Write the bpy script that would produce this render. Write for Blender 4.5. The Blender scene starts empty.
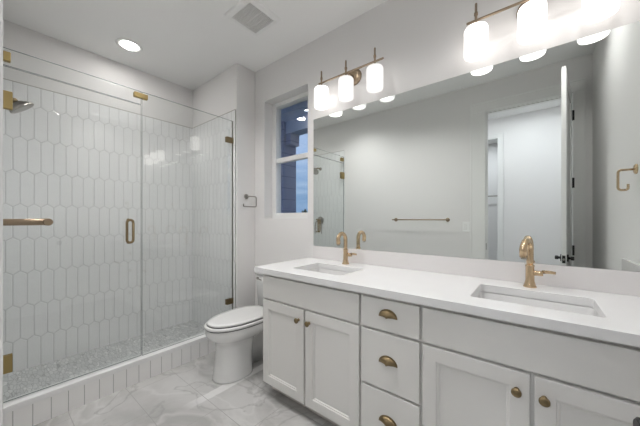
import bpy, bmesh, math, random
from mathutils import Vector, Matrix, noise
random.seed(7)
S = bpy.context.scene
COL = S.collection
PI = math.pi

# ------------------------------------------------------------------ camera
cd = bpy.data.cameras.new('camera'); cam = bpy.data.objects.new('camera', cd); COL.objects.link(cam)
cam.location = (0, 0, 1.2); cam.rotation_euler = (PI/2, 0, math.radians(38.797))
cd.sensor_width = 36; cd.lens = 269.6/640*36; cd.shift_y = 6.24/640; cd.clip_start = 0.02
S.camera = cam
# ------------------------------------------------------------------ look
S.view_settings.view_transform = 'Standard'; S.view_settings.look = 'None'
S.view_settings.gamma = 1; S.view_settings.use_curve_mapping = False
S.view_settings.exposure = 0.43
SHADE_E = 2.0          # glass shades of the vanity lights
FILL_CAN_E = 225.0            # added fill lights out of frame

# ------------------------------------------------------------------ world: dusk sky
W = bpy.data.worlds.new('world'); S.world = W; W.use_nodes = True
wn = W.node_tree; wn.nodes.clear()
wo = wn.nodes.new('ShaderNodeOutputWorld'); wb = wn.nodes.new('ShaderNodeBackground')
tc = wn.nodes.new('ShaderNodeTexCoord'); sx = wn.nodes.new('ShaderNodeSeparateXYZ')
wn.links.new(tc.outputs['Generated'], sx.inputs[0])
cr = wn.nodes.new('ShaderNodeValToRGB'); wn.links.new(sx.outputs['Z'], cr.inputs[0])
e = cr.color_ramp.elements
e[0].position = 0.0; e[0].color = (.16, .27, .45, 1); e[1].position = 0.6; e[1].color = (.24, .34, .56, 1)
n1 = e.new(0.09); n1.color = (.13, .25, .43, 1); n2 = e.new(0.25); n2.color = (.27, .39, .62, 1)
mp = wn.nodes.new('ShaderNodeMapping'); mp.inputs['Scale'].default_value = (2, 2, 14)
wn.links.new(tc.outputs['Generated'], mp.inputs[0])
ns = wn.nodes.new('ShaderNodeTexNoise'); ns.inputs['Scale'].default_value = 3; ns.inputs['Detail'].default_value = 5
wn.links.new(mp.outputs[0], ns.inputs[0])
mr = wn.nodes.new('ShaderNodeMapRange'); mr.inputs[1].default_value = .35; mr.inputs[2].default_value = .7
mr.inputs[3].default_value = 0; mr.inputs[4].default_value = .55; wn.links.new(ns.outputs[0], mr.inputs[0])
mx = wn.nodes.new('ShaderNodeMixRGB'); wn.links.new(mr.outputs[0], mx.inputs[0]); wn.links.new(cr.outputs[0], mx.inputs[1])
mx.inputs[2].default_value = (.38, .48, .64, 1)
wn.links.new(mx.outputs[0], wb.inputs[0]); wb.inputs[1].default_value = 1.0
wn.links.new(wb.outputs[0], wo.inputs[0])

# ------------------------------------------------------------------ node helpers
class NT:
    def __init__(s, name):
        s.m = bpy.data.materials.new(name); s.m.use_nodes = True; s.t = s.m.node_tree; s.t.nodes.clear()
        s.out = s.t.nodes.new('ShaderNodeOutputMaterial')
    def n(s, kind, **kw):
        q = s.t.nodes.new('ShaderNode'+kind)
        for k, v in kw.items(): setattr(q, k, v)
        return q
    def lk(s, a, b): s.t.links.new(a, b)
    def put(s, inp, v):
        if isinstance(v, bpy.types.NodeSocket): s.lk(v, inp)
        else: inp.default_value = v
    def math(s, op, a, b=None, c=None):
        q = s.n('Math', operation=op)
        for i, v in enumerate((a, b, c)):
            if v is not None: s.put(q.inputs[i], v)
        return q.outputs[0]
    def mrange(s, v, a, b, c=0., d=1.):
        q = s.n('MapRange'); s.put(q.inputs[0], v)
        for i, x in enumerate((a, b, c, d)): q.inputs[i+1].default_value = x
        return q.outputs[0]
    def mix(s, f, a, b):
        q = s.n('MixRGB'); s.put(q.inputs[0], f); s.put(q.inputs[1], a); s.put(q.inputs[2], b); return q.outputs[0]
    def pos(s):
        g = s.n('NewGeometry'); x = s.n('SeparateXYZ'); s.lk(g.outputs['Position'], x.inputs[0])
        return g.outputs['Position'], x.outputs[0], x.outputs[1], x.outputs[2]
    def noise(s, vec, scale, detail=3, rough=.5, dist=0.):
        q = s.n('TexNoise'); s.lk(vec, q.inputs['Vector']); q.inputs['Scale'].default_value = scale
        q.inputs['Detail'].default_value = detail; q.inputs['Roughness'].default_value = rough
        q.inputs['Distortion'].default_value = dist; return q.outputs[0]
    def bump(s, h, dist, strength=1.):
        q = s.n('Bump'); s.lk(h, q.inputs['Height']); q.inputs['Distance'].default_value = dist
        q.inputs['Strength'].default_value = strength; return q.outputs[0]
    def bsdf(s, col, rough=.5, metal=0., normal=None, spec=.5, coat=0.):
        b = s.n('BsdfPrincipled'); s.put(b.inputs['Base Color'], col); s.put(b.inputs['Roughness'], rough)
        b.inputs['Metallic'].default_value = metal; b.inputs['Specular IOR Level'].default_value = spec
        b.inputs['Coat Weight'].default_value = coat; b.inputs['Coat Roughness'].default_value = .05
        if normal is not None: s.lk(normal, b.inputs['Normal'])
        s.lk(b.outputs[0], s.out.inputs[0]); return b
def C4(r, g, b): return (r, g, b, 1)
def simple(name, col, rough, metal=0., spec=.5, coat=0., nscale=None, nd=.0004, vary=0.):
    t = NT(name); p, x, y, z = t.pos(); nrm = None; c = C4(*col)
    if nscale: nrm = t.bump(t.noise(p, nscale, 4), nd)
    if vary:
        c = t.mix(t.noise(p, 9, 3), C4(*[v*(1-vary) for v in col]), C4(*[min(1, v*(1+vary)) for v in col]))
    t.bsdf(c, rough, metal, nrm, spec, coat); return t.m
M = {}
M['wall'] = simple('wall_paint', (.785, .775, .765), .75, spec=.25, nscale=160, nd=.0006)
M['ceil'] = simple('ceiling_paint', (.90, .90, .89), .9, spec=.1, nscale=120, nd=.0008)
M['trim'] = simple('trim_paint', (.80, .80, .785), .35)
M['cab'] = simple('cabinet_lacquer', (.80, .79, .765), .38, vary=.01)
M['gap'] = simple('cabinet_interior', (.5, .49, .47), .7)
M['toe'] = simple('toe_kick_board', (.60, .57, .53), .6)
M['quartz'] = simple('white_quartz', (.84, .84, .84), .22, vary=.02)
M['splash'] = simple('splash_quartz', (.78, .76, .755), .22, vary=.02)
M['porc'] = simple('porcelain', (.80, .80, .79), .10, coat=.3)
M['sink'] = simple('sink_porcelain', (.76, .755, .75), .12, coat=.3)
M['gold'] = simple('brushed_gold', (.60, .45, .29), .22, 1., nscale=300, nd=.0002)
M['agold'] = simple('aged_brass', (.27, .205, .115), .42, 1., nscale=120, nd=.0004, vary=.25)
M['bronze'] = simple('champagne_bronze', (.33, .255, .18), .38, 1.)
M['hingeg'] = simple('polished_brass', (.38, .29, .13), .38, 1.)
M['nickel'] = simple('dark_nickel', (.34, .32, .29), .30, 1.)
M['black'] = simple('black_metal', (.02, .02, .02), .4, .5)
M['plastic'] = simple('white_plastic', (.86, .86, .85), .4)
M['grille'] = simple('vent_metal', (.82, .82, .8), .5)
M['ventdark'] = simple('vent_cavity_shade', (.16, .16, .15), .8)  # dark tone stands in for the shade inside the vent
M['vinyl'] = simple('window_vinyl', (.82, .82, .81), .35)
M['siding'] = simple('slate_siding_', (.13, .13, .20), .8)
M['soffit'] = simple('patio_soffit', (.62, .66, .78), .8)
M['leaf'] = simple('foliage', (.04, .06, .04), .8, vary=.5)
M['lawn'] = simple('lawn', (.06, .08, .05), .9, vary=.4)
M['gap_shade'] = simple('seat_gap_shade', (.10, .10, .10), .8)  # shade between lid, seat and bowl, put into a dark colour

def emis(name, col, st):
    t = NT(name); q = t.n('Emission'); q.inputs[0].default_value = C4(*col); q.inputs[1].default_value = st
    t.lk(q.outputs[0], t.out.inputs[0]); return t.m
M['shade'] = emis('opal_glass_lit', (1, .955, .92), SHADE_E)
M['shade_dim'] = emis('opal_glass_dim', (1, .965, .94), .80)
M['bulb'] = emis('bulb_diffuser', (1, .96, .93), 2.5)
M['can'] = emis('fill_lamp_lens', (1, .98, .965), FILL_CAN_E)  # lens of the two added fill lights over the room
M['fill_can_door'] = emis('fill_door_lamp_lens', (1, .98, .965), 125)  # weaker lens for the added fill light by the door
M['can_low'] = emis('shower_lamp_lens', (1, .97, .94), 60)
M['hall_can'] = emis('hall_lamp_lens', (.92, .95, 1), 150)
M['closet_can'] = emis('closet_lamp_lens', (.90, .94, 1), 220)
M['porch'] = emis('porch_lamp_lens', (.9, .95, 1), 9)

def glass(name, tint, refl=1.):
    t = NT(name); lw = t.n('LayerWeight'); lw.inputs['Blend'].default_value = .5
    f5 = t.math('POWER', lw.outputs['Facing'], 5.)
    fac = t.math('MULTIPLY_ADD', f5, .95, .055*refl)
    tr = t.n('BsdfTransparent'); tr.inputs[0].default_value = C4(*tint)
    gl = t.n('BsdfGlossy'); gl.inputs['Roughness'].default_value = 0.0; gl.inputs[0].default_value = C4(.98, 1, .99)
    ms = t.n('MixShader'); t.lk(fac, ms.inputs[0]); t.lk(tr.outputs[0], ms.inputs[1]); t.lk(gl.outputs[0], ms.inputs[2])
    t.lk(ms.outputs[0], t.out.inputs[0]); return t.m
M['glass'] = glass('clear_shower_glass', (.985, .992, .99))
M['winglass'] = glass('window_glass', (.97, .98, .98), .8)
M['gedge'] = simple('glass_edge', (.16, .20, .19), .25)
M['mirror'] = None
t = NT('silvered_mirror'); q = t.n('BsdfGlossy'); q.inputs['Roughness'].default_value = 0; q.inputs[0].default_value = C4(.86, .895, .88)
t.lk(q.outputs[0], t.out.inputs[0]); M['mirror'] = t.m

def picket():
    t = NT('picket_tile'); P, x, y, z = t.pos()
    w, L, tp = .0757, .237, .027; h = L+tp
    u = t.math('ADD', t.math('ADD', x, 3.161), y)
    def cell(cu, cv):
        a = t.math('DIVIDE', t.math('SUBTRACT', u, cu), w); a = t.math('SUBTRACT', a, t.math('ROUND', a))
        a = t.math('MULTIPLY', t.math('ABSOLUTE', a), w)
        b = t.math('DIVIDE', t.math('SUBTRACT', z, cv), 2*h); b = t.math('SUBTRACT', b, t.math('ROUND', b))
        b = t.math('MULTIPLY', t.math('ABSOLUTE', b), 2*h)
        sl = 2*tp/w; cs = 1/math.sqrt(1+sl*sl)
        e2 = t.math('MULTIPLY', t.math('ADD', t.math('SUBTRACT', b, L/2+tp), t.math('MULTIPLY', a, sl)), cs)
        return t.math('MAXIMUM', t.math('SUBTRACT', a, w/2), e2)
    d = t.math('MINIMUM', cell(.174, 1.706), cell(.174+w/2, 1.706+h))
    m = t.mrange(d, -.0018, -.0009)
    col = t.mix(m, C4(.86, .865, .865), C4(.45, .45, .45))
    tone = t.noise(P, 3.0, 2); col = t.mix(t.math('MULTIPLY', tone, .25), col, C4(.80, .815, .82))
    hgt = t.math('ADD', t.mrange(d, -.007, -.001, 1., 0.), t.math('MULTIPLY', t.noise(P, 16, 2), 1.6))
    rough = t.mrange(m, 0, 1, .12, .7)
    t.bsdf(col, rough, 0, t.bump(hgt, .0030, .8), .5); return t.m
M['picket'] = picket()

def curbtile():
    t = NT('curb_tile'); P, x, y, z = t.pos(); w = .0765
    a = t.math('DIVIDE', t.math('SUBTRACT', y, .175), w); a = t.math('SUBTRACT', a, t.math('ROUND', a))
    a = t.math('MULTIPLY', t.math('ABSOLUTE', a), w)
    m = t.mrange(a, .0012, .0024, 1, 0)
    col = t.mix(m, C4(.86, .855, .845), C4(.42, .42, .41))
    t.bsdf(col, t.mrange(m, 0, 1, .2, .7), 0, t.bump(t.mrange(a, .001, .005), .001), .5); return t.m
M['curbtile'] = curbtile()

def marble():
    t = NT('marble_floor_tile'); P, x, y, z = t.pos()
    n0 = t.noise(P, 1.6, 6, .6, .6)
    base = t.mix(t.mrange(n0, .36, .60), C4(.43, .425, .415), C4(.60, .595, .585))
    n1 = t.noise(P, 1.5, 4, .5, .9); v1 = t.math('ABSOLUTE', t.math('SUBTRACT', n1, .5))
    base = t.mix(t.mrange(v1, 0, .03, .4, 0), base, C4(.72, .715, .705))
    n2 = t.noise(P, 1.9, 5, .5, 1.3); v2 = t.math('ABSOLUTE', t.math('SUBTRACT', n2, .47))
    base = t.mix(t.mrange(v2, 0, .022, .5, 0), base, C4(.34, .335, .33))
    # one broad pale vein running towards the toilet
    wob = t.math('MULTIPLY', t.math('SUBTRACT', t.noise(P, 5, 5, .6), .5), .05)
    a = t.math('ABSOLUTE', t.math('ADD', t.math('ADD', x, 1.735), wob))
    f = t.mrange(a, .030, .040, .8, 0)
    f = t.math('MULTIPLY', f, t.mrange(y, .78, .95)); base = t.mix(f, base, C4(.80, .795, .785))
    def joint(v, off, per):
        k = t.math('DIVIDE', t.math('SUBTRACT', v, off), per); k = t.math('SUBTRACT', k, t.math('ROUND', k))
        return t.math('MULTIPLY', t.math('ABSOLUTE', k), per)
    j1 = joint(y, .627, .301)
    row = t.math('FLOOR', t.math('DIVIDE', t.math('SUBTRACT', y, .627), .301))
    xo = t.math('ADD', x, t.math('MULTIPLY', row, .305)); j2 = joint(xo, .25, .61)
    g = t.mrange(t.math('MINIMUM', j1, j2), .0012, .0022, 1, 0)
    col = t.mix(g, base, C4(.33, .325, .315))
    t.bsdf(col, t.mrange(g, 0, 1, .22, .7), 0, t.bump(t.mrange(g, 0, 1, 1, 0), .0008), .5); return t.m
M['marble'] = marble()

def mosaic():
    t = NT('marble_mosaic'); P, x, y, z = t.pos()
    mp = t.n('Mapping'); t.lk(P, mp.inputs[0]); mp.inputs['Rotation'].default_value = (0, 0, .5); mp.inputs['Scale'].default_value = (1, 3.4, 1)
    vo = t.n('TexVoronoi', feature='DISTANCE_TO_EDGE'); vo.inputs['Scale'].default_value = 14; t.lk(mp.outputs[0], vo.inputs[0])
    vc = t.n('TexVoronoi'); vc.inputs['Scale'].default_value = 14; t.lk(mp.outputs[0], vc.inputs[0])
    sep = t.n('SeparateColor'); t.lk(vc.outputs['Color'], sep.inputs[0])
    c = t.mix(t.mrange(sep.outputs[0], 0, 1), C4(.52, .53, .53), C4(.76, .76, .75))
    c = t.mix(t.mrange(t.noise(P, 9, 5, .6, 1.2), .42, .6), c, C4(.58, .59, .59))
    g = t.mrange(vo.outputs['Distance'], .02, .06, 1, 0)
    t.bsdf(t.mix(g, c, C4(.36, .37, .37)), .4, 0, None, .4); return t.m
M['mosaic'] = mosaic()
def siding():
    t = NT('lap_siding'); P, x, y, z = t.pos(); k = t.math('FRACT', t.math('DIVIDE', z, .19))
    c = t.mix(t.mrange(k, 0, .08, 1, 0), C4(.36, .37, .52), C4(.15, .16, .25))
    t.bsdf(c, .8, 0, t.bump(k, .012), .2); return t.m
M['siding'] = siding()

# ------------------------------------------------------------------ mesh helpers
def box(bm, x0, x1, y0, y1, z0, z1):
    vs = [bm.verts.new((x, y, z)) for z in (z0, z1) for x, y in ((x0, y0), (x1, y0), (x1, y1), (x0, y1))]
    fs = [(3, 2, 1, 0), (4, 5, 6, 7), (0, 1, 5, 4), (1, 2, 6, 5), (2, 3, 7, 6), (3, 0, 4, 7)]
    return [bm.faces.new([vs[i] for i in f]) for f in fs]
def loft(bm, rings, cap0=True, cap1=True, smooth=True):
    R = [[bm.verts.new(p) for p in r] for r in rings]; n = len(R[0])
    for a, b in zip(R, R[1:]):
        for i in range(n):
            f = bm.faces.new((a[i], a[(i+1) % n], b[(i+1) % n], b[i])); f.smooth = smooth
    if cap0: bm.faces.new(list(reversed(R[0])))
    if cap1: bm.faces.new(R[-1])
    return R
def frame_of(d):
    d = Vector(d).normalized(); up = Vector((0, 0, 1)) if abs(d.z) < .95 else Vector((1, 0, 0))
    a = d.cross(up).normalized(); return a, d.cross(a).normalized(), d
def ring(c, a, b, r, n=24): return [Vector(c)+a*(r*math.cos(2*PI*i/n))+b*(r*math.sin(2*PI*i/n)) for i in range(n)]
def lathe(bm, o, d, prof, n=24, cap0=True, cap1=True):
    a, b, d = frame_of(d); loft(bm, [ring(Vector(o)+d*h, a, b, max(r, 1e-5), n) for h, r in prof], cap0, cap1)
def cyl(bm, p0, p1, r, n=20):
    v = Vector(p1)-Vector(p0); L = v.length; c = min(r*.15, L*.2)
    lathe(bm, p0, v, [(0, r-c), (c, r), (L-c, r), (L, r-c)], n)
def tube(bm, pts, r, n=14):
    pts = [Vector(p) for p in pts]; rs = []; a = None
    for i, p in enumerate(pts):
        d = (pts[min(i+1, len(pts)-1)]-pts[max(i-1, 0)]).normalized()
        if a is None: a, b, _ = frame_of(d)
        else:
            a = (a-d*a.dot(d)).normalized()
        b = d.cross(a).normalized()
        rr = r[i] if isinstance(r, (list, tuple)) else r
        rs.append(ring(p, a, b, rr, n))
    loft(bm, rs)
def arc(c, r, a0, a1, u, v, n=12):
    c, u, v = Vector(c), Vector(u), Vector(v)
    return [c+u*(r*math.cos(a0+(a1-a0)*i/n))+v*(r*math.sin(a0+(a1-a0)*i/n)) for i in range(n+1)]
def rrect(x0, x1, y0, y1, r, z, n=6):
    out = []
    for cx, cy, a in ((x1-r, y0+r, -PI/2), (x1-r, y1-r, 0), (x0+r, y1-r, PI/2), (x0+r, y0+r, PI)):
        for i in range(n+1):
            t_ = a+PI/2*i/n; out.append(Vector((cx+r*math.cos(t_), cy+r*math.sin(t_), z)))
    return out
def mesh(name, bm, mats, bevel=0., parent=None, autosmooth=False):
    bmesh.ops.recalc_face_normals(bm, faces=bm.faces[:])
    me = bpy.data.meshes.new(name)
    if parent is not None:
        base = parent['_w'] if '_w' in parent else (0, 0, 0)
        bmesh.ops.translate(bm, vec=(-base[0], -base[1], -base[2]), verts=bm.verts[:])
    bm.to_mesh(me); bm.free()
    if not isinstance(mats, (list, tuple)): mats = [mats]
    for m in mats: me.materials.append(m)
    o = bpy.data.objects.new(name, me); COL.objects.link(o)
    if parent is not None: o.parent = parent
    if parent is not None: WPOS[o.name] = WPOS.get(parent.name, (0, 0, 0))
    if bevel:
        md = o.modifiers.new('bevel', 'BEVEL'); md.width = bevel; md.segments = 2; md.limit_method = 'ANGLE'; md.angle_limit = .7
    return o
WPOS = {}
def build(name, fn, mats, parent=None, bevel=0.):
    bm = bmesh.new(); fn(bm)
    if parent is not None:
        w = WPOS.get(parent.name, (0, 0, 0)); bmesh.ops.translate(bm, vec=(-w[0], -w[1], -w[2]), verts=bm.verts[:])
    bmesh.ops.recalc_face_normals(bm, faces=bm.faces[:])
    me = bpy.data.meshes.new(name); bm.to_mesh(me); bm.free()
    for m in (mats if isinstance(mats, (list, tuple)) else [mats]): me.materials.append(m)
    o = bpy.data.objects.new(name, me); COL.objects.link(o)
    if parent is not None: o.parent = parent; WPOS[o.name] = WPOS.get(parent.name, (0, 0, 0))
    if bevel:
        md = o.modifiers.new('bevel', 'BEVEL'); md.width = bevel; md.segments = 2; md.limit_method = 'ANGLE'; md.angle_limit = .7
    return o
def thing(name, label, cat, loc, group=None):
    o = bpy.data.objects.new(name, None); COL.objects.link(o); o.location = loc; WPOS[o.name] = loc
    o.empty_display_size = .05
    return tag(o, label, cat, group)
def tag(o, label, cat, group=None):
    o['label'] = label; o['category'] = cat
    if group: o['group'] = group
    return o
def struct(name, fn, mats, bevel=0.):
    o = build(name, fn, mats, None, bevel); o['kind'] = 'structure'; return o
def B(*boxes):
    def fn(bm):
        for b in boxes: box(bm, *b)
    return fn

# ------------------------------------------------------------------ dimensions
YV = 1.76; XB = -3.161; XS = -2.279; YS = 1.531; ZC = 2.726; XR = .40; YL = -.003; G = -2.335
DX0, DX1, DZ = -.443, .262, 2.40

# ------------------------------------------------------------------ the room
struct('floor', B((-3.35, 1.5, -3.0, 1.95, -.06, 0)), M['marble'])
struct('ceiling', B((-3.35, 1.5, -3.0, 1.95, ZC, ZC+.08)), M['ceil'])
WX0, WX1, WZ0, WZ1 = -2.130, -1.551, 1.207, 2.380
struct('wall_vanity', B((-3.35, WX0, YV, 1.95, 0, ZC), (WX1, 1.5, YV, 1.95, 0, ZC), (WX0, WX1, YV, 1.95, 0, WZ0), (WX0, WX1, YV, 1.95, WZ1, ZC)), M['wall'])
struct('wall_shower_back', B((-3.35, XB-.010, -.12, YV, 0, ZC)), M['wall'])
struct('wall_shower_side', B((XB-.010, XS, YS+.010, YV, 0, ZC)), M['wall'], .006)
struct('wall_right', B((XR, XR+.12, YL, YV, 0, ZC)), M['wall'])
struct('wall_door', B((-3.35, DX0-.012, -.12, YL, 0, ZC), (DX1+.012, 1.5, -.12, YL, 0, ZC), (DX0-.012, DX1+.012, -.12, YL, DZ+.012, ZC)), M['wall'])
# hall and closet behind the doorway
struct('wall_hall', B((-1.6, -1.165, -1.46, -1.34, 0, ZC), (-.448, 1.5, -1.46, -1.34, 0, ZC), (-1.165, -.448, -1.46, -1.34, 2.43, ZC)), M['wall'])
struct('wall_hall_left', B((-1.7, -1.6, -3.0, -.12, 0, ZC)), M['wall'])
struct('wall_hall_right', B((1.4, 1.5, -3.0, -.12, 0, ZC)), M['wall'])
struct('wall_closet_back', B((-1.6, 1.4, -3.0, -2.9, 0, ZC)), M['wall'])
# tiled shower walls, raised 1 cm from the paint
ZT = 2.270
struct('wall_tile_back', B((XB-.010, XB, YL+.010, YS, 0, ZT)), M['picket'])
struct('wall_tile_side', B((XB, XS-.012, YS, YS+.010, 0, ZT)), M['picket'])
struct('wall_tile_left', B((XB, G+.005, YL, YL+.010, 0, ZT)), M['picket'])
struct('trim_7', B((XB, XB+.0015, YL+.010, YS-.0015, ZT-.003, ZT+.002), (XB, XS-.012, YS-.0015, YS, ZT-.003, ZT+.002), (XB, G+.005, YL+.010, YL+.0115, ZT-.003, ZT+.002), (XS-.0125, XS-.010, YS-.0015, YS+.002, .17, ZT+.002)), M['nickel'])
struct('floor_shower', B((XB, -2.366, YL+.010, YS, 0, .012)), M['mosaic'])
# casings and jambs
def casing(bm, x0, x1, zt, yw, sgn, w=.10, th=.0135):
    # yw: wall face, sgn: side it stands out; flat board with a raised back band
    for a, b, t0 in ((0, w*.82, th*.75), (w*.82, w, th)):
        ys = sorted((yw, yw+sgn*t0))
        box(bm, x0-b, x0-a, ys[0], ys[1], 0, zt+b); box(bm, x1+a, x1+b, ys[0], ys[1], 0, zt+b)
        box(bm, x0-a, x1+a, ys[0], ys[1], zt+a, zt+b)
def casing_room(bm):
    y0, y1 = YL, YL+.0150
    for (a, b, t0) in ((0, .018, .0155), (.018, .13, .011), (.13, .152, .0155)):
        box(bm, DX0-.006-b, DX0-.006-a, YL, YL+t0, 0, DZ+.006+a)
    for (a, b, t0) in ((0, .018, .0155), (.018, .075, .011), (.075, .085, .0155)):
        box(bm, DX1+.006+a, DX1+.006+b, YL, YL+t0, 0, DZ+.006+a)
    for (a, b, t0) in ((0, .018, .0155), (.018, .095, .011), (.095, .110, .0155)):
        box(bm, DX0-.158, DX1+.091, YL, YL+t0, DZ+.006+a, DZ+.006+b)
struct('trim_1', casing_room, M['trim'], .0015)
def jamb(bm):
    box(bm, DX0-.012, DX0, -.12, YL, 0, DZ); box(bm, DX1, DX1+.012, -.12, YL, 0, DZ); box(bm, DX0-.012, DX1+.012, -.12, YL, DZ, DZ+.012)
    box(bm, DX0, DX0+.012, -.075, -.04, 0, DZ); box(bm, DX1-.012, DX1, -.075, -.04, 0, DZ); box(bm, DX0, DX1, -.075, -.04, DZ-.012, DZ)
struct('trim_2', jamb, M['trim'], .001)
struct('trim_3', lambda bm: (casing(bm, -1.165+.012, -.448-.012, 2.43-.012, -1.34, 1, .075),
       box(bm, -.460, -.448, -1.46, -1.34, 0, 2.418), box(bm, -1.165, -1.153, -1.46, -1.34, 0, 2.418), box(bm, -1.165, -.448, -1.46, -1.34, 2.418, 2.43)), M['trim'], .001)
struct('baseboard_vanity', B((XS, -1.47, YV-.014, YV, 0, .12)), M['trim'], .003)
struct('baseboard_shower', B((XS, XS+.014, YS+.014, YV-.014, 0, .12)), M['trim'], .003)

# ------------------------------------------------------------------ window
def winframe(bm):
    y0, y1 = 1.862, 1.935; fx = .056
    box(bm, WX0, WX0+fx, y0, y1, WZ0, WZ1); box(bm, WX1-fx, WX1, y0, y1, WZ0, WZ1)
    box(bm, WX0+fx, WX1-fx, y0, y1, WZ0, WZ0+.055); box(bm, WX0+fx, WX1-fx, y0, y1, WZ1-.040, WZ1)
w1 = struct('window_1', winframe, M['vinyl'], .003)
ms = build('meeting_rail', B((WX0+.056, WX1-.056, 1.868, 1.915, 1.772, 1.818)), M['vinyl'], w1, .003)
build('upper_pane', B((WX0+.056, WX1-.056, 1.902, 1.906, 1.818, WZ1-.040)), M['winglass'], w1)
build('lower_pane', B((WX0+.056, WX1-.056, 1.894, 1.898, WZ0+.055, 1.772)), M['winglass'], w1)

# ------------------------------------------------------------------ outside, at dusk
struct('ground', B((-60, 40, 1.95, 80, -.2, -.1)), M['lawn'])
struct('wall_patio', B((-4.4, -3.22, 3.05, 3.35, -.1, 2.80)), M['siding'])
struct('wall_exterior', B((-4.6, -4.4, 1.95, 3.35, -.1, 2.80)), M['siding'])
def soff(bm):
    box(bm, -4.6, 1.0, 1.95, 3.75, 2.80, 2.9); box(bm, -3.22, 1.0, 3.10, 3.30, 2.60, 2.80)
    for y in (2.25, 2.70): box(bm, -4.4, 1.0, y, y+.10, 2.72, 2.80)
struct('ceiling_patio', soff, M['soffit'])
def post(bm):
    box(bm, -3.22, -3.10, 3.10, 3.30, 2.42, 2.60)
struct('trim_4', post, M['siding'])
pl = thing('porch_light', 'small round porch light glowing under the patio ceiling outside the window', 'light', (-2.55, 2.87, 2.80))
build('trim_ring', lambda bm: lathe(bm, (-2.55, 2.87, 2.80), (0, 0, -1), [(0, .10), (.012, .10), (.018, .085)], 28), M['plastic'], pl)
build('lens', lambda bm: lathe(bm, (-2.55, 2.87, 2.781), (0, 0, -1), [(0, .08), (.01, .07), (.016, .03)], 28), M['porch'], pl)
def shrub(cx, cy, w, h, label):
    def fn(bm):
        bmesh.ops.create_icosphere(bm, subdivisions=4, radius=1)
        for v in bm.verts:
            n = 1+.35*noise.noise(v.co*2.2+Vector((cx, cy, 0)))+.18*noise.noise(v.co*7+Vector((cx, 0, 0)))
            v.co = Vector((cx+v.co.x*w*n, cy+v.co.y*w*n, -.1+h*.5*(1+v.co.z*n)))
    return tag(build('tree', fn, M['leaf']), label, 'tree', 'distant trees seen through the window')
for i, (u, h) in enumerate(((-1.01, 2.15), (-.965, 2.35), (-.92, 2.1), (-.875, 2.3))):
    shrub(u*22, 22+i*1.5, .40, h, 'small dark tree on the dusk horizon, %s in the lower window pane' % ('leftmost', 'second from left', 'third from left', 'rightmost')[i])

# ------------------------------------------------------------------ shower curb
cb = thing('shower_curb', 'low shower curb of white upright tiles under a white stone cap', 'shower curb', (-2.36, .76, 0))
build('tile_facing', B((-2.366, XS, YL+.016, YS-.001, 0, .130)), M['curbtile'], cb)
build('stone_cap', B((-2.370, XS+.003, YL+.016, YS-.001, .130, .165)), M['quartz'], cb, .002)

# ------------------------------------------------------------------ shower glass
def pane(bm, y0, y1, z0, z1):
    for f in box(bm, G-.005, G+.005, y0, y1, z0, z1):
        n = f.calc_center_median()
        f.material_index = 0 if abs(abs(n.x-G)-.005) < 1e-4 else 1
YG = .745; ZG0, ZD, ZG1 = .170, 2.063, 2.166
def clipbox(bm, yc, zc, w, h):
    for s in (-1, 1):
        xs = sorted((G+s*.005, G+s*.014)); box(bm, xs[0], xs[1], yc-w/2, yc+w/2, zc-h/2, zc+h/2)
fx = thing('fixed_glass_panel', 'clear fixed shower glass panel between the door and the tiled side wall', 'glass panel', (G, 1.138, .14))
build('glass', lambda bm: pane(bm, YG+.004, YS-.004, .166, ZG1), [M['glass'], M['gedge']], fx)
for z, nm in ((1.972, 'upper'), (.400, 'lower')):
    build('wall_clamp', lambda bm: (clipbox(bm, 1.487, z, .060, .052), box(bm, G-.014, G+.014, YS-.006, YS, z-.026, z+.026)), M['agold'], fx, .002)
build('edge_channel', B((G-.008, G+.008, YS-.004, YS, .166, ZG1)), M['nickel'], fx)
tp = thing('transom_glass_panel', 'narrow clear glass strip above the shower door', 'glass panel', (G, .375, ZD+.005))
build('glass', lambda bm: pane(bm, YL+.013, YG-.003, ZD+.006, ZG1), [M['glass'], M['gedge']], tp)
build('wall_clamp', lambda bm: clipbox(bm, .060, 2.118, .066, .052), M['hingeg'], tp, .002)
build('glass_clamp', lambda bm: clipbox(bm, YG-.005, 2.132, .090, .036), M['hingeg'], tp, .002)
sd = thing('shower_door', 'frameless clear glass shower door with a gold loop pull and gold hinges', 'shower door', (G, .375, .145))
build('glass', lambda bm: pane(bm, YL+.016, YG-.003, ZG0, ZD), [M['glass'], M['gedge']], sd)
for z in (1.873, .382):
    build('hinge', lambda bm: (clipbox(bm, .063, z, .074, .100), box(bm, G-.014, G+.014, YL+.0105, YL+.018, z-.05, z+.05)), M['hingeg'], sd, .003)
def loop(bm):
    xo = G+.034; r = .0195; y = .662
    pts = arc((xo, y, 1.175), r, 0, PI, (0, 1, 0), (0, 0, 1), 10)+arc((xo, y, 1.050), r, PI, 2*PI, (0, 1, 0), (0, 0, 1), 10)
    pts.append(pts[0]); tube(bm, pts, .0088, 12)
    for z in (1.196, 1.029): cyl(bm, (G+.005, y, z), (xo, y, z), .006, 12); cyl(bm, (G-.012, y, z), (G-.005, y, z), .010, 12)
build('pull_handle', loop, M['agold'], sd)

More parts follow.
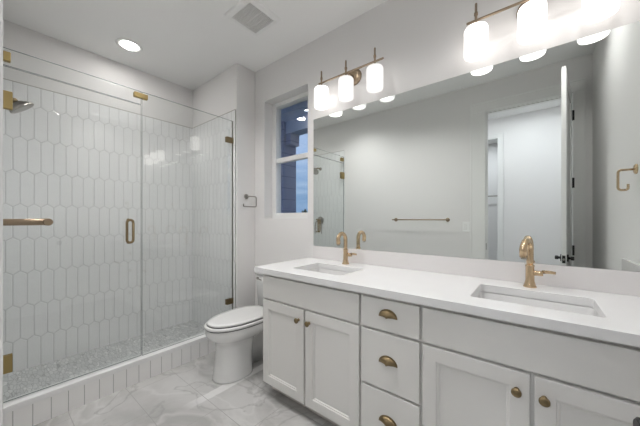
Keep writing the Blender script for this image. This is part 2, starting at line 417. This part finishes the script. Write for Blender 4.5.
# shower head and valve on the left tiled wall
sh = thing('shower_sprayer', 'angled round shower head on a short arm behind the upper door hinge', 'shower head', (-2.80, YL+.010, 2.03))
build('wall_flange', lambda bm: lathe(bm, (-2.80, YL+.010, 2.035), (0, 1, 0), [(0, .027), (.006, .027), (.012, .012)]), M['nickel'], sh)
build('arm', lambda bm: tube(bm, [(-2.80, .01, 2.035), (-2.80, .05, 2.040), (-2.80, .085, 2.035), (-2.80, .125, 2.020)], .0115), M['agold'], sh)
dd = Vector((0, .64, -.77)).normalized()
build('ball_joint', lambda bm: lathe(bm, Vector((-2.80, .118, 2.026)), dd, [(0, .012), (.004, .018), (.020, .020), (.024, .016)], 24), M['agold'], sh)
build('spray_head', lambda bm: lathe(bm, Vector((-2.80, .138, 2.008)), dd, [(0, .020), (.004, .034), (.014, .036), (.016, .052), (.028, .055), (.030, .070), (.044, .073), (.048, .068)], 40), M['nickel'], sh)
sv = thing('shower_valve', 'round shower valve trim with lever handles on the left tiled wall, seen in the mirror', 'shower valve', (-2.80, YL+.010, 1.18))
build('escutcheon', lambda bm: lathe(bm, (-2.80, YL+.010, 1.18), (0, 1, 0), [(0, .066), (.006, .066), (.010, .058)], 32), M['nickel'], sv)
build('hub', lambda bm: lathe(bm, (-2.80, YL+.018, 1.18), (0, 1, 0), [(0, .030), (.045, .028), (.050, .024)], 24), M['nickel'], sv)
for s in (-1, 1):
    build('lever', lambda bm: tube(bm, [(-2.80+s*.022, .055, 1.175), (-2.80+s*.055, .062, 1.15), (-2.80+s*.066, .064, 1.09), (-2.80+s*.068, .064, .965)], [.009, .009, .008, .006]), M['nickel'], sv)

# ------------------------------------------------------------------ toilet
TX = -1.862
def egg(cx, yf, yb, hw, z, n=40, pw=2.25, front=.56):
    out = []; ym = yf+(yb-yf)*front
    for i in range(n):
        a = 2*PI*i/n; c, s = math.cos(a), math.sin(a)
        x = hw*math.copysign(abs(c)**(2/pw), c)
        y = (ym-yf if s < 0 else yb-ym)*math.copysign(abs(s)**(2/(2.0 if s < 0 else 2.8)), s)
        out.append(Vector((cx+x, ym+y, z)))
    return out
tl = thing('toilet', 'white elongated toilet with closed lid between the shower and the vanity', 'toilet', (TX, 1.4, 0))
def bowl(bm):
    R = [egg(TX+.014, 1.058, 1.36, .124, 0), egg(TX+.014, 1.060, 1.36, .124, .012), egg(TX+.012, 1.070, 1.36, .121, .06), egg(TX+.008, 1.084, 1.365, .117, .15),
         egg(TX, 1.092, 1.38, .114, .23), egg(TX, 1.088, 1.40, .117, .270), egg(TX, 1.060, 1.46, .148, .292), egg(TX, 1.030, 1.56, .172, .315),
         egg(TX, 1.014, 1.60, .183, .345), egg(TX, 1.012, 1.62, .185, .380), egg(TX, 1.018, 1.62, .180, .386)]
    loft(bm, R)
    loft(bm, [rrect(TX-.075, TX+.015, 1.30, 1.60, .03, 0), rrect(TX-.07, TX+.01, 1.32, 1.60, .03, .34)])
build('bowl', bowl, M['porc'], tl)
build('rim_gap_shade', lambda bm: loft(bm, [egg(TX, 1.0125, 1.55, .181, .385), egg(TX, 1.0125, 1.55, .181, .393)]), M['gap_shade'], tl)  # dark slab in place of the shade under the seat
build('seat', lambda bm: loft(bm, [egg(TX, 1.012, 1.55, .182, .391), egg(TX, 1.006, 1.56, .187, .394), egg(TX, 1.006, 1.56, .187, .408), egg(TX, 1.014, 1.55, .180, .412)]), M['porc'], tl)
build('lid_gap_shade', lambda bm: loft(bm, [egg(TX, 1.023, 1.545, .171, .411), egg(TX, 1.023, 1.545, .171, .4185)]), M['gap_shade'], tl)  # dark slab in place of the shade under the lid
build('lid', lambda bm: loft(bm, [egg(TX, 1.030, 1.55, .164, .417), egg(TX, 1.026, 1.555, .168, .419), egg(TX, 1.026, 1.555, .168, .426), egg(TX, 1.034, 1.54, .161, .431), egg(TX, 1.07, 1.50, .13, .432), egg(TX, 1.16, 1.42, .06, .433)]), M['porc'], tl)
build('tank', lambda bm: loft(bm, [rrect(TX-.185, TX+.185, 1.60, YV-.012, .03, .40), rrect(TX-.195, TX+.195, 1.592, YV-.008, .03, .60), rrect(TX-.198, TX+.198, 1.590, YV-.006, .03, .688)]), M['porc'], tl)
build('tank_lid', lambda bm: loft(bm, [rrect(TX-.205, TX+.205, 1.582, YV-.004, .03, .689), rrect(TX-.207, TX+.207, 1.580, YV-.004, .03, .71), rrect(TX-.198, TX+.198, 1.588, YV-.008, .03, .716)]), M['porc'], tl)
build('flush_lever', lambda bm: (cyl(bm, (TX-.15, 1.59, .655), (TX-.15, 1.575, .655), .012), tube(bm, [(TX-.15, 1.572, .655), (TX-.10, 1.570, .650), (TX-.085, 1.570, .647)], .005)), M['nickel'], tl)
build('shutoff_hose', lambda bm: (tube(bm, [(TX+.14, 1.70, .41), (TX+.15, 1.68, .34), (TX+.22, 1.67, .26), (TX+.23, 1.68, .19), (TX+.21, 1.73, .17)], .006), cyl(bm, (TX+.21, 1.70, .17), (TX+.21, 1.747, .17), .012)), M['nickel'], tl)

# ------------------------------------------------------------------ vanity
YD = 1.190            # door face
def shaker(bm, x0, x1, z0, z1, rail=.056):
    def r(i, y): return [Vector((x0+i, y, z0+i)), Vector((x1-i, y, z0+i)), Vector((x1-i, y, z1-i)), Vector((x0+i, y, z1-i))]
    loft(bm, [r(0, YD+.019), r(0, YD+.0015), r(.0015, YD), r(rail, YD), r(rail+.002, YD+.004), r(rail+.009, YD+.0055), r(rail+.012, YD+.010)], smooth=False)
def knob(bm, x, z):
    lathe(bm, (x, YD, z), (0, -1, 0), [(0, .009), (.003, .009), (.006, .006), (.014, .006), (.018, .012), (.021, .0155), (.026, .0155), (.029, .012), (.0305, .004)], 24)
def cup(bm, x, z, a=.044, h=.036, d=.024):
    n, m = 20, 8
    def surf(k, oy):
        rows = []
        for j in range(m+1):
            ph = PI/2*j/m; row = []
            for i in range(n+1):
                th = PI*i/n
                row.append(bm.verts.new((x-(a*k)*math.cos(th)*math.cos(ph), YD-oy-(d*k)*math.sin(ph)*(math.sin(th)**.35 if 0 < i < n else 0), z-.012+(h*k)*math.sin(th)*(math.cos(ph)))))
            rows.append(row)
        return rows
    A = surf(1., 0); 
    for j in range(m):
        for i in range(n):
            f = bm.faces.new((A[j][i], A[j][i+1], A[j+1][i+1], A[j+1][i])); f.smooth = True
    # flat back flange
    rng = [Vector((x-(a+.003)*math.cos(PI*i/n), YD-.0005, z-.012+(h+.004)*math.sin(PI*i/n))) for i in range(n+1)]
    rg2 = [p+Vector((0, -.0018, 0)) for p in rng]
    loft(bm, [rng, rg2], smooth=False)
    bmesh.ops.remove_doubles(bm, verts=bm.verts[:], dist=1e-5)
def carcass(bm, x0, x1):
    box(bm, x0, x1, YD+.021, YV-.002, .10, .830) if False else None
    t_ = .018
    box(bm, x0, x0+t_, YD+.021, YV-.003, .095, .8335); box(bm, x1-t_, x1, YD+.021, YV-.003, .095, .8335)
    box(bm, x0+t_, x1-t_, YD+.040, YV-.003, .095, .113); box(bm, x0+t_, x1-t_, YV-.012, YV-.003, .113, .8335)
def faceframe(bm, x0, x1, rails, mid=None):
    y0, y1 = YD+.020, YD+.040
    box(bm, x0, x0+.03, y0, y1, .095, .8335); box(bm, x1-.03, x1, y0, y1, .095, .8335)
    for z0, z1 in rails: box(bm, x0+.03, x1-.03, y0, y1, z0, z1)
    if mid: box(bm, mid-.025, mid+.025, y0, y1, .13, .64)
ZF0, ZF1, ZD0, ZD1 = .670, .817, .096, .657
def sink_cabinet(name, label, x0, x1, doors, ff):
    c = thing(name, label, 'cabinet', ((x0+x1)/2, 1.5, 0), 'vanity cabinet units')
    build('carcass', lambda bm: carcass(bm, x0, x1), M['gap'], c)
    build('side_panel', B((x0-.001, x0+.004, YD+.020, YV-.003, .095, .8335)), M['cab'], c) if x0 < -1 else None
    build('face_frame', lambda bm: faceframe(bm, x0, x1, ((.095, .13), (.64, .69), (.80, .8335)), (doors[0][1]+doors[1][0])/2), M['cab'], c)
    build('toe_kick', B((x0+.004, x1, YD+.090, YD+.105, 0, .095)), M['toe'], c)
    build('false_front', B((ff[0], ff[1], YD, YD+.019, ZF0, ZF1)), M['cab'], c, .0018)
    for d0, d1, kx in doors:
        d = build('door', lambda bm: shaker(bm, d0, d1, ZD0, ZD1), M['cab'], c)
        build('knob', lambda bm: knob(bm, kx, .592), M['agold'], d)
    return c
sink_cabinet('sink_cabinet', 'white sink cabinet with two shaker doors beside the toilet', -1.470, -.698, ((-1.456, -1.083, -1.122), (-1.069, -.704, -1.037)), (-1.456, -.704))
sink_cabinet('sink_cabinet', 'white sink cabinet with two shaker doors at the right end of the vanity', -.393, .385, ((-.387, -.019, -.056), (-.006, .362, .020)), (-.387, .362))
dc = thing('drawer_cabinet', 'narrow white three-drawer cabinet with cup pulls between the two sink cabinets', 'cabinet', (-.5455, 1.5, 0), 'vanity cabinet units')
build('carcass', lambda bm: carcass(bm, -.6975, -.3935), M['gap'], dc)
build('face_frame', lambda bm: faceframe(bm, -.6975, -.3935, ((.095, .12), (.37, .40), (.645, .69), (.80, .8335))), M['cab'], dc)
build('toe_kick', B((-.6975, -.3935, YD+.090, YD+.105, 0, .095)), M['toe'], dc)
for z0, z1, pz in ((ZF0, ZF1, .756), (.389, ZD1, .536), (.096, .377, .254)):
    d = build('drawer', B((-.690, -.400, YD, YD+.019, z0, z1)), M['cab'], dc, .0018)
    build('cup_pull', lambda bm: cup(bm, -.546, pz-.008), M['agold'], d)

# countertop with two sink cut-outs
ZK = .871; ZU = .834; YF = 1.168; XC0 = -1.528
SL = (-1.290, -.890, 1.300, 1.583); SR = (-.223, .183, 1.300, 1.583)
def counter_mesh():
    cu = bpy.data.curves.new('tmp', 'CURVE'); cu.dimensions = '2D'; cu.fill_mode = 'BOTH'; cu.extrude = (ZK-ZU)/2-.002; cu.bevel_depth = .002; cu.bevel_resolution = 1; cu.offset = -.002
    def sp(pts):
        s = cu.splines.new('POLY'); s.points.add(len(pts)-1)
        for q_, p in zip(s.points, pts): q_.co = (p.x, p.y, 0, 1)
        s.use_cyclic_u = True
    sp(rrect(XC0, XR-.001, YF, YV-.001, .004, 0, 2))
    sp(rrect(*SL, .018, 0, 5)); sp(rrect(*SR, .018, 0, 5))
    ob = bpy.data.objects.new('tmp', cu); COL.objects.link(ob)
    bpy.context.view_layer.update()
    me = bpy.data.meshes.new_from_object(ob.evaluated_get(bpy.context.evaluated_depsgraph_get()))
    bpy.data.objects.remove(ob); bpy.data.curves.remove(cu)
    for v in me.vertices: v.co.z += (ZK+ZU)/2
    return me
ct = thing('countertop', 'long white quartz countertop with two sink cut-outs on the vanity', 'countertop', (-.56, 1.46, ZU))
me = counter_mesh(); me.name = 'slab'
for v in me.vertices: v.co -= Vector((-.56, 1.46, ZU))
me.materials.clear(); me.materials.append(M['quartz'])
for p in me.polygons: p.material_index = 0; p.use_smooth = False
slab = bpy.data.objects.new('slab', me); COL.objects.link(slab); slab.parent = ct
build('backsplash', B((-1.479, XR-.001, YV-.016, YV-.001, ZK, .975)), M['splash'], ct, .0015)
build('side_splash', B((XR-.016, XR-.001, 1.185, YV-.0165, ZK, .975)), M['splash'], ct, .0015)

def sink(label, r):
    x0, x1, y0, y1 = r; cx, cy = (x0+x1)/2, (y0+y1)/2
    s = thing('undermount_sink', label, 'sink', (cx, cy, ZU-.15), 'undermount sinks')
    def fn(bm):
        o = .004
        R = [rrect(x0-.025, x1+.025, y0-.025, y1+.025, .03, ZU-.012), rrect(x0-.025, x1+.025, y0-.025, y1+.025, .03, ZU-.001), rrect(x0-o, x1+o, y0-o, y1+o, .02, ZU-.001), rrect(x0, x1, y0, y1, .02, ZU-.010),
             rrect(x0+.006, x1-.006, y0+.006, y1-.006, .025, ZU-.09), rrect(x0+.020, x1-.020, y0+.02, y1-.02, .04, ZU-.115),
             rrect(x0+.05, x1-.05, y0+.05, y1-.05, .04, ZU-.122), rrect(cx-.03, cx+.03, cy-.03, cy+.03, .029, ZU-.126)]
        loft(bm, R, cap0=False, cap1=True)
        # outer shell
        Q = [rrect(x0-.025, x1+.025, y0-.025, y1+.025, .03, ZU-.012), rrect(x0-.010, x1+.010, y0-.010, y1+.010, .03, ZU-.02), rrect(x0, x1, y0, y1, .03, ZU-.11), rrect(x0+.05, x1-.05, y0+.05, y1-.05, .04, ZU-.145)]
        loft(bm, Q, cap0=False, cap1=True); bmesh.ops.remove_doubles(bm, verts=bm.verts[:], dist=1e-5)
    build('basin', fn, M['sink'], s)
    build('drain', lambda bm: lathe(bm, (cx, cy, ZU-.1262), (0, 0, 1), [(0, .028), (.003, .028), (.004, .022), (.003, .010)], 24), M['gold'], s)
    build('overflow', lambda bm: lathe(bm, (cx, y1-.0045, ZU-.045), (0, -1, 0), [(0, .012), (.002, .012), (.0025, .007)], 20), M['grille'], s)
sink('white rectangular undermount sink at the toilet end of the counter', SL)
sink('white rectangular undermount sink at the right end of the counter', SR)

def faucet(label, x, tw):
    y = 1.662; f = thing('faucet', label, 'faucet', (x, y, ZK), 'gold gooseneck faucets')
    build('body', lambda bm: lathe(bm, (x, y, ZK), (0, 0, 1), [(0, .027), (.004, .027), (.010, .0235), (.026, .0195), (.034, .0178), (.098, .0172), (.101, .0188), (.106, .0188), (.109, .015)], 28), M['gold'], f)
    hx_, hy_ = -math.sin(tw), -math.cos(tw); r = .048; zc = ZK+.178
    def sp(bm):
        pts = [(x, y, ZK+.104), (x, y, ZK+.13), (x, y, ZK+.155)]+arc((x+hx_*r, y+hy_*r, zc), r, 0, PI*.93, (-hx_, -hy_, 0), (0, 0, 1), 18)
        last = pts[-1]; pts.append((last[0]-hx_*.004, last[1]-hy_*.004, last[2]-.036))
        n = len(pts); tube(bm, pts, [.0138]*(n-4)+[.0145, .0150, .0152, .0152], 18)
    build('spout', sp, M['gold'], f)
    build('aerator', lambda bm: cyl(bm, (x+hx_*.0905, y+hy_*.0905, ZK+.150), (x+hx_*.0905, y+hy_*.0905, ZK+.143), .0115), M['nickel'], f)
    build('lever', lambda bm: (cyl(bm, (x+.012, y, ZK+.070), (x+.050, y, ZK+.070), .0125), tube(bm, [(x+.046, y, ZK+.078), (x+.07, y-.004, ZK+.080), (x+.095, y-.008, ZK+.079)], [.0085, .0075, .0065])), M['gold'], f)
faucet('gold gooseneck faucet behind the sink nearest the toilet', -1.095, 0)
faucet('gold gooseneck faucet behind the sink at the right end', -.026, .25)

# mirror
mb = build('wall_mirror', lambda bm: [setattr(f, 'material_index', 0 if abs(f.calc_center_median().y-(YV-.008)) < 1e-4 else 1) for f in box(bm, -1.479, XR-.004, YV-.008, YV-.001, .9765, 2.047)], [M['mirror'], M['gedge']])
tag(mb, 'large frameless mirror over the whole vanity', 'mirror')

# ------------------------------------------------------------------ vanity lights
def vanity_light(label, xs, xp, zb, x0, x1, mats):
    y = 1.658; f = thing('vanity_light', label, 'light fixture', (xp, YV, zb), 'vanity light bars')
    build('backplate', lambda bm: lathe(bm, (xp, YV-.001, zb+.005), (0, -1, 0), [(0, .062), (.008, .062), (.016, .058), (.022, .040), (.024, .012)], 36), M['bronze'], f)
    build('stem', lambda bm: cyl(bm, (xp, YV-.02, zb), (xp, y, zb), .009), M['bronze'], f)
    build('crossbar', lambda bm: cyl(bm, (x0, y, zb), (x1, y, zb), .0065), M['bronze'], f)
    for x, m in zip(xs, mats):
        build('rod', lambda bm: lathe(bm, (x, y, zb-.036), (0, 0, 1), [(0, .016), (.010, .016), (.014, .007), (.062, .0065), (.064, .0095), (.078, .0095), (.080, .0065), (.126, .0060), (.130, .003)], 20), M['bronze'], f)
        build('glass_shade', lambda bm: lathe(bm, (x, y, 2.236), (0, 0, -1), [(0, .020), (.002, .040), (.008, .052), (.018, .0565), (.150, .0565), (.157, .054), (.158, .050), (.154, .047), (.120, .046)], 36), m, f)
        build('bulb_diffuser', lambda bm: lathe(bm, (x, y, 2.236-.149), (0, 0, -1), [(0, .044), (.003, .040)], 30), M['bulb'], f)
vanity_light('three-shade bronze vanity light with round wall plate over the left sink', (-1.318, -1.090, -.856), -1.078, 2.270, -1.345, -.792, (M['shade'], M['shade_dim'], M['shade_dim']))
vanity_light('three-shade bronze vanity light with bright shades over the right sink', (-.255, -.018, .213), -.022, 2.270, -.300, .255, (M['shade'],)*3)

# ------------------------------------------------------------------ ceiling fittings
def can(label, x, y, m, r=.098, lip=0.):
    c = thing('recessed_light', label, 'recessed light', (x, y, ZC))
    def rg(bm):
        pr = ((ZC, r), (ZC-.005, r), (ZC-.008, r-.008), (ZC-.006, r-.032), (ZC-.001, r-.034)) if not lip else ((ZC, r), (ZC-lip, r-.010), (ZC-lip-.002, r-.014), (ZC-.002, r-.024))  # lip: deep ring on added lights, keeps their lens out of reflections
        loft(bm, [ring((x, y, z), Vector((1, 0, 0)), Vector((0, 1, 0)), q_, 40) for z, q_ in pr], False, False)
    build('trim_ring', rg, M['plastic'], c)
    build('lens', lambda bm: lathe(bm, (x, y, ZC-.0005), (0, 0, -1), [(0, r-.034), (.002, r-.034), (.003, r-.043)], 36), m, c)
can('round recessed ceiling light over the shower', -2.785, .795, M['can_low'])
can('round fill light added out of frame, nearest the ceiling vent', -1.94, .58, M['can'], lip=.052)  # unseen fill light, added to brighten the room evenly
can('round fill light added out of frame, above the middle of the room', -1.10, .88, M['can'], lip=.052)  # another unseen fill light, added for floor and cabinets
can('round fill light added out of frame, nearest the open bathroom door', .17, 1.02, M['fill_can_door'], lip=.052)  # unseen fill light, added to lift the dark corner behind the door
for x, w in ((-1.25, 'added at its left end'), (-.1, 'facing the doorway'), (1.05, 'added at its right end')):  # the two end lights are added to spread the hall light evenly
    can('round ceiling light in the hall behind the doorway, '+w, x, -.72, M['hall_can'])
can('round recessed ceiling light in the closet past the hall', -.8, -2.2, M['closet_can'])
vt = thing('ceiling_vent', 'square white exhaust vent with a fine grille in the ceiling', 'vent', (-1.665, 1.265, ZC))
vx, vy, vo, vi = -1.667, 1.268, .150, .110
def vframe(bm):
    def sq(s, z): return [Vector((vx-s, vy-s, z)), Vector((vx+s, vy-s, z)), Vector((vx+s, vy+s, z)), Vector((vx-s, vy+s, z))]
    loft(bm, [sq(vo, ZC), sq(vo, ZC-.004), sq(vo-.008, ZC-.012), sq(vi+.006, ZC-.018), sq(vi, ZC-.017), sq(vi, ZC-.002)], False, False, False)
build('frame', vframe, M['plastic'], vt)
build('cavity_shade', B((vx-vi, vx+vi, vy-vi, vy+vi, ZC-.002, ZC-.0005)), M['ventdark'], vt)  # flat sheet, the hollow's shade is in its dark colour
def slats(bm):
    n = 17
    for i in range(n):
        x = vx-vi+2*vi*(i+.5)/n; box(bm, x-.0032, x+.0032, vy-vi, vy+vi, ZC-.013, ZC-.008)
    for y in (vy-vi/2, vy, vy+vi/2): box(bm, vx-vi, vx+vi, y-.002, y+.002, ZC-.015, ZC-.007)
build('grille', slats, M['grille'], vt)

# ------------------------------------------------------------------ bathroom accessories
ph = thing('toilet_paper_holder', 'empty open-arm bronze toilet paper holder on the wall end beside the shower', 'toilet paper holder', (XS, 1.645, 1.43))
build('rosette', lambda bm: lathe(bm, (XS, 1.648, 1.428), (1, 0, 0), [(0, .026), (.006, .026), (.010, .020), (.012, .010)], 24), M['nickel'], ph)
hx = XS+.055
def hook(bm):
    c = .016
    pts = [(XS+.01, 1.648, 1.428), (hx-.012, 1.648, 1.428), (hx, 1.656, 1.428), (hx, 1.732-c, 1.428)]
    pts += arc((hx, 1.732-c, 1.428-c), c, PI/2, 0, (0, 1, 0), (0, 0, 1), 6)
    pts += arc((hx, 1.732-c, 1.325+c), c, 0, -PI/2, (0, 1, 0), (0, 0, 1), 6)
    pts += [(hx, 1.60, 1.325)]+arc((hx, 1.590, 1.325+.012), .012, -PI/2, -PI, (0, 1, 0), (0, 0, 1), 5)+[(hx, 1.578, 1.352)]
    tube(bm, pts, .0055, 12)
build('arm', hook, M['nickel'], ph)
ZR = 1.458
tr = thing('towel_ring', 'open square bronze towel holder on the right wall, seen in the mirror', 'towel holder', (XR, 1.41, 1.41))
build('rosette', lambda bm: lathe(bm, (XR, 1.41, ZR), (-1, 0, 0), [(0, .026), (.006, .026), (.010, .020), (.012, .010)], 24), M['gold'], tr)
def thook(bm):
    a = XR-.058; c = .016
    pts = [(XR-.01, 1.41, 1.415), (a+.012, 1.41, 1.415), (a, 1.405, 1.412), (a, 1.40, 1.40), (a, 1.395, 1.33)]
    pts += [(a, 1.39, 1.315), (a, 1.375, 1.305), (a, 1.34, 1.305), (a, 1.325, 1.312), (a, 1.322, 1.335)]
    tube(bm, pts, .0055, 12)
def thook2(bm):
    zt, zb = ZR, ZR-.105; c = .014; y = 1.41; xo = XR-.066
    pts = [(XR-.01, y, zt), (xo+c, y, zt)]+arc((xo+c, y, zt-c), c, PI/2, PI, (1, 0, 0), (0, 0, 1), 6)
    pts += arc((xo+c, y, zb+c), c, PI, 1.5*PI, (1, 0, 0), (0, 0, 1), 6)+[(xo+.026, y, zb)]+arc((xo+.026, y, zb+.010), .010, -PI/2, 0, (1, 0, 0), (0, 0, 1), 5)+[(xo+.036, y, zb+.030)]
    tube(bm, pts, .0055, 12)
build('arm', thook2, M['gold'], tr)
tb = thing('towel_bar', 'straight bronze towel bar on the wall opposite the mirror', 'towel bar', (-1.15, YL, 1.19))
build('bar', lambda bm: cyl(bm, (-1.508, .086, 1.194), (-.820, .086, 1.194), .0078), M['bronze'], tb)
for x in (-1.492, -.838):
    build('post', lambda bm: (lathe(bm, (x, YL, 1.194), (0, 1, 0), [(0, .024), (.006, .024), (.010, .012)], 24), cyl(bm, (x, .005, 1.194), (x, .086, 1.194), .0070)), M['bronze'], tb)
sp_ = thing('switch_plate', 'white two-gang switch plate on the wall between the towel bar and the doorway', 'light switch', (-.635, YL, 1.11))
build('plate', B((-.678, -.560, YL, YL+.006, 1.055, 1.170)), M['plastic'], sp_, .002)
for x in (-.646, -.592): build('rocker', B((x-.014, x+.014, YL+.006, YL+.009, 1.080, 1.145)), M['trim'], sp_, .001)

# ------------------------------------------------------------------ the open bathroom door
hx0, hy0 = DX1-.002, .004
ang = math.atan2(.70, .177-.262)
dr = thing('door_1', '', 'door', (0, 0, 0))
del dr['label']; del dr['category']; dr['kind'] = 'structure'
LW, LT = .665, .030
ux = Vector((math.cos(ang), math.sin(ang), 0)); vx_ = Vector((-ux.y, ux.x, 0))    # along leaf; towards the opening
def D(s, t_, z): p = Vector((hx0, hy0+.006, 0))+ux*s+vx_*(t_-.0); return Vector((p.x, p.y, z))
def leaf(bm):
    def slabbox(s0, s1, t0, t1, z0, z1):
        vs = [bm.verts.new(D(s, t_, z)) for z in (z0, z1) for s, t_ in ((s0, t0), (s1, t0), (s1, t1), (s0, t1))]
        for f in [(3, 2, 1, 0), (4, 5, 6, 7), (0, 1, 5, 4), (1, 2, 6, 5), (2, 3, 7, 6), (3, 0, 4, 7)]: bm.faces.new([vs[i] for i in f])
    st = .11
    slabbox(0, st, 0, LT, .01, DZ-.005); slabbox(LW-st, LW, 0, LT, .01, DZ-.005)
    for z0, z1 in ((.01, .22), (.95, 1.08), (DZ-.13, DZ-.005)): slabbox(st, LW-st, 0, LT, z0, z1)
    for z0, z1 in ((.22, .95), (1.08, DZ-.13)): slabbox(st, LW-st, .008, LT-.008, z0, z1)
build('leaf', leaf, M['trim'], dr, .001)
for z in (2.185, 1.545, .905, .25):
    build('hinge', lambda bm: (cyl(bm, (DX1+.008, .010, z-.048), (DX1+.008, .010, z+.048), .008, 12),
        box(bm, DX1-.0005, DX1+.016, .0125, .0145, z-.046, z+.046)), M['black'], dr)
def handle(bm, s):
    t0 = LT if s > 0 else 0
    o = D(LW-.060, t0, .892); d = vx_*s
    lathe(bm, o, d, [(0, .029), (.007, .029), (.009, .026), (.010, .010), (.020, .009), (.022, .013), (.025, .0155), (.040, .0155), (.043, .012)], 28)
for s in (-1, 1): build('knob', lambda bm: handle(bm, s), M['black'], dr)
def lplate(bm):
    vs = [bm.verts.new(D(s, t_, z)) for z in (.856, .916) for s, t_ in ((LW-.001, .005), (LW+.0015, .005), (LW+.0015, LT-.005), (LW-.001, LT-.005))]
    for f in [(3, 2, 1, 0), (4, 5, 6, 7), (0, 1, 5, 4), (1, 2, 6, 5), (2, 3, 7, 6), (3, 0, 4, 7)]: bm.faces.new([vs[i] for i in f])
build('latch_plate', lplate, M['black'], dr)
build('latch_bolt', lambda bm: cyl(bm, D(LW, LT/2, .886), D(LW+.010, LT/2, .886), .008, 12), M['nickel'], dr)
s4 = struct('trim_5', B((DX0-.001, DX0+.002, -.035, -.008, .86, .93)), M['black'])
# hall doorway hinges, closet rod and switch
s5 = struct('trim_6', lambda bm: [box(bm, -.462, -.4585, -1.44, -1.36, z-.045, z+.045) for z in (2.22, 1.57, .92)], M['black'])
cr_ = thing('closet_rod', 'thin dark hanging rod in the closet seen through two doorways', 'closet rod', (-.8, -2.86, 1.72))
build('rod', lambda bm: cyl(bm, (-1.595, -2.80, 1.66), (1.395, -2.80, 1.66), .010), M['nickel'], cr_)
for x in (-1.3, -.1): build('bracket', B((x-.01, x+.01, -2.90, -2.79, 1.652, 1.668)), M['nickel'], cr_)
sw2 = thing('switch_plate', 'small white switch plate on the closet back wall below the rod', 'light switch', (-.42, -2.9, 1.40))
build('plate', B((-.46, -.34, -2.90, -2.894, 1.24, 1.36)), M['plastic'], sw2, .002)
build('rocker', B((-.415, -.385, -2.894, -2.890, 1.27, 1.33)), M['trim'], sw2, .001)
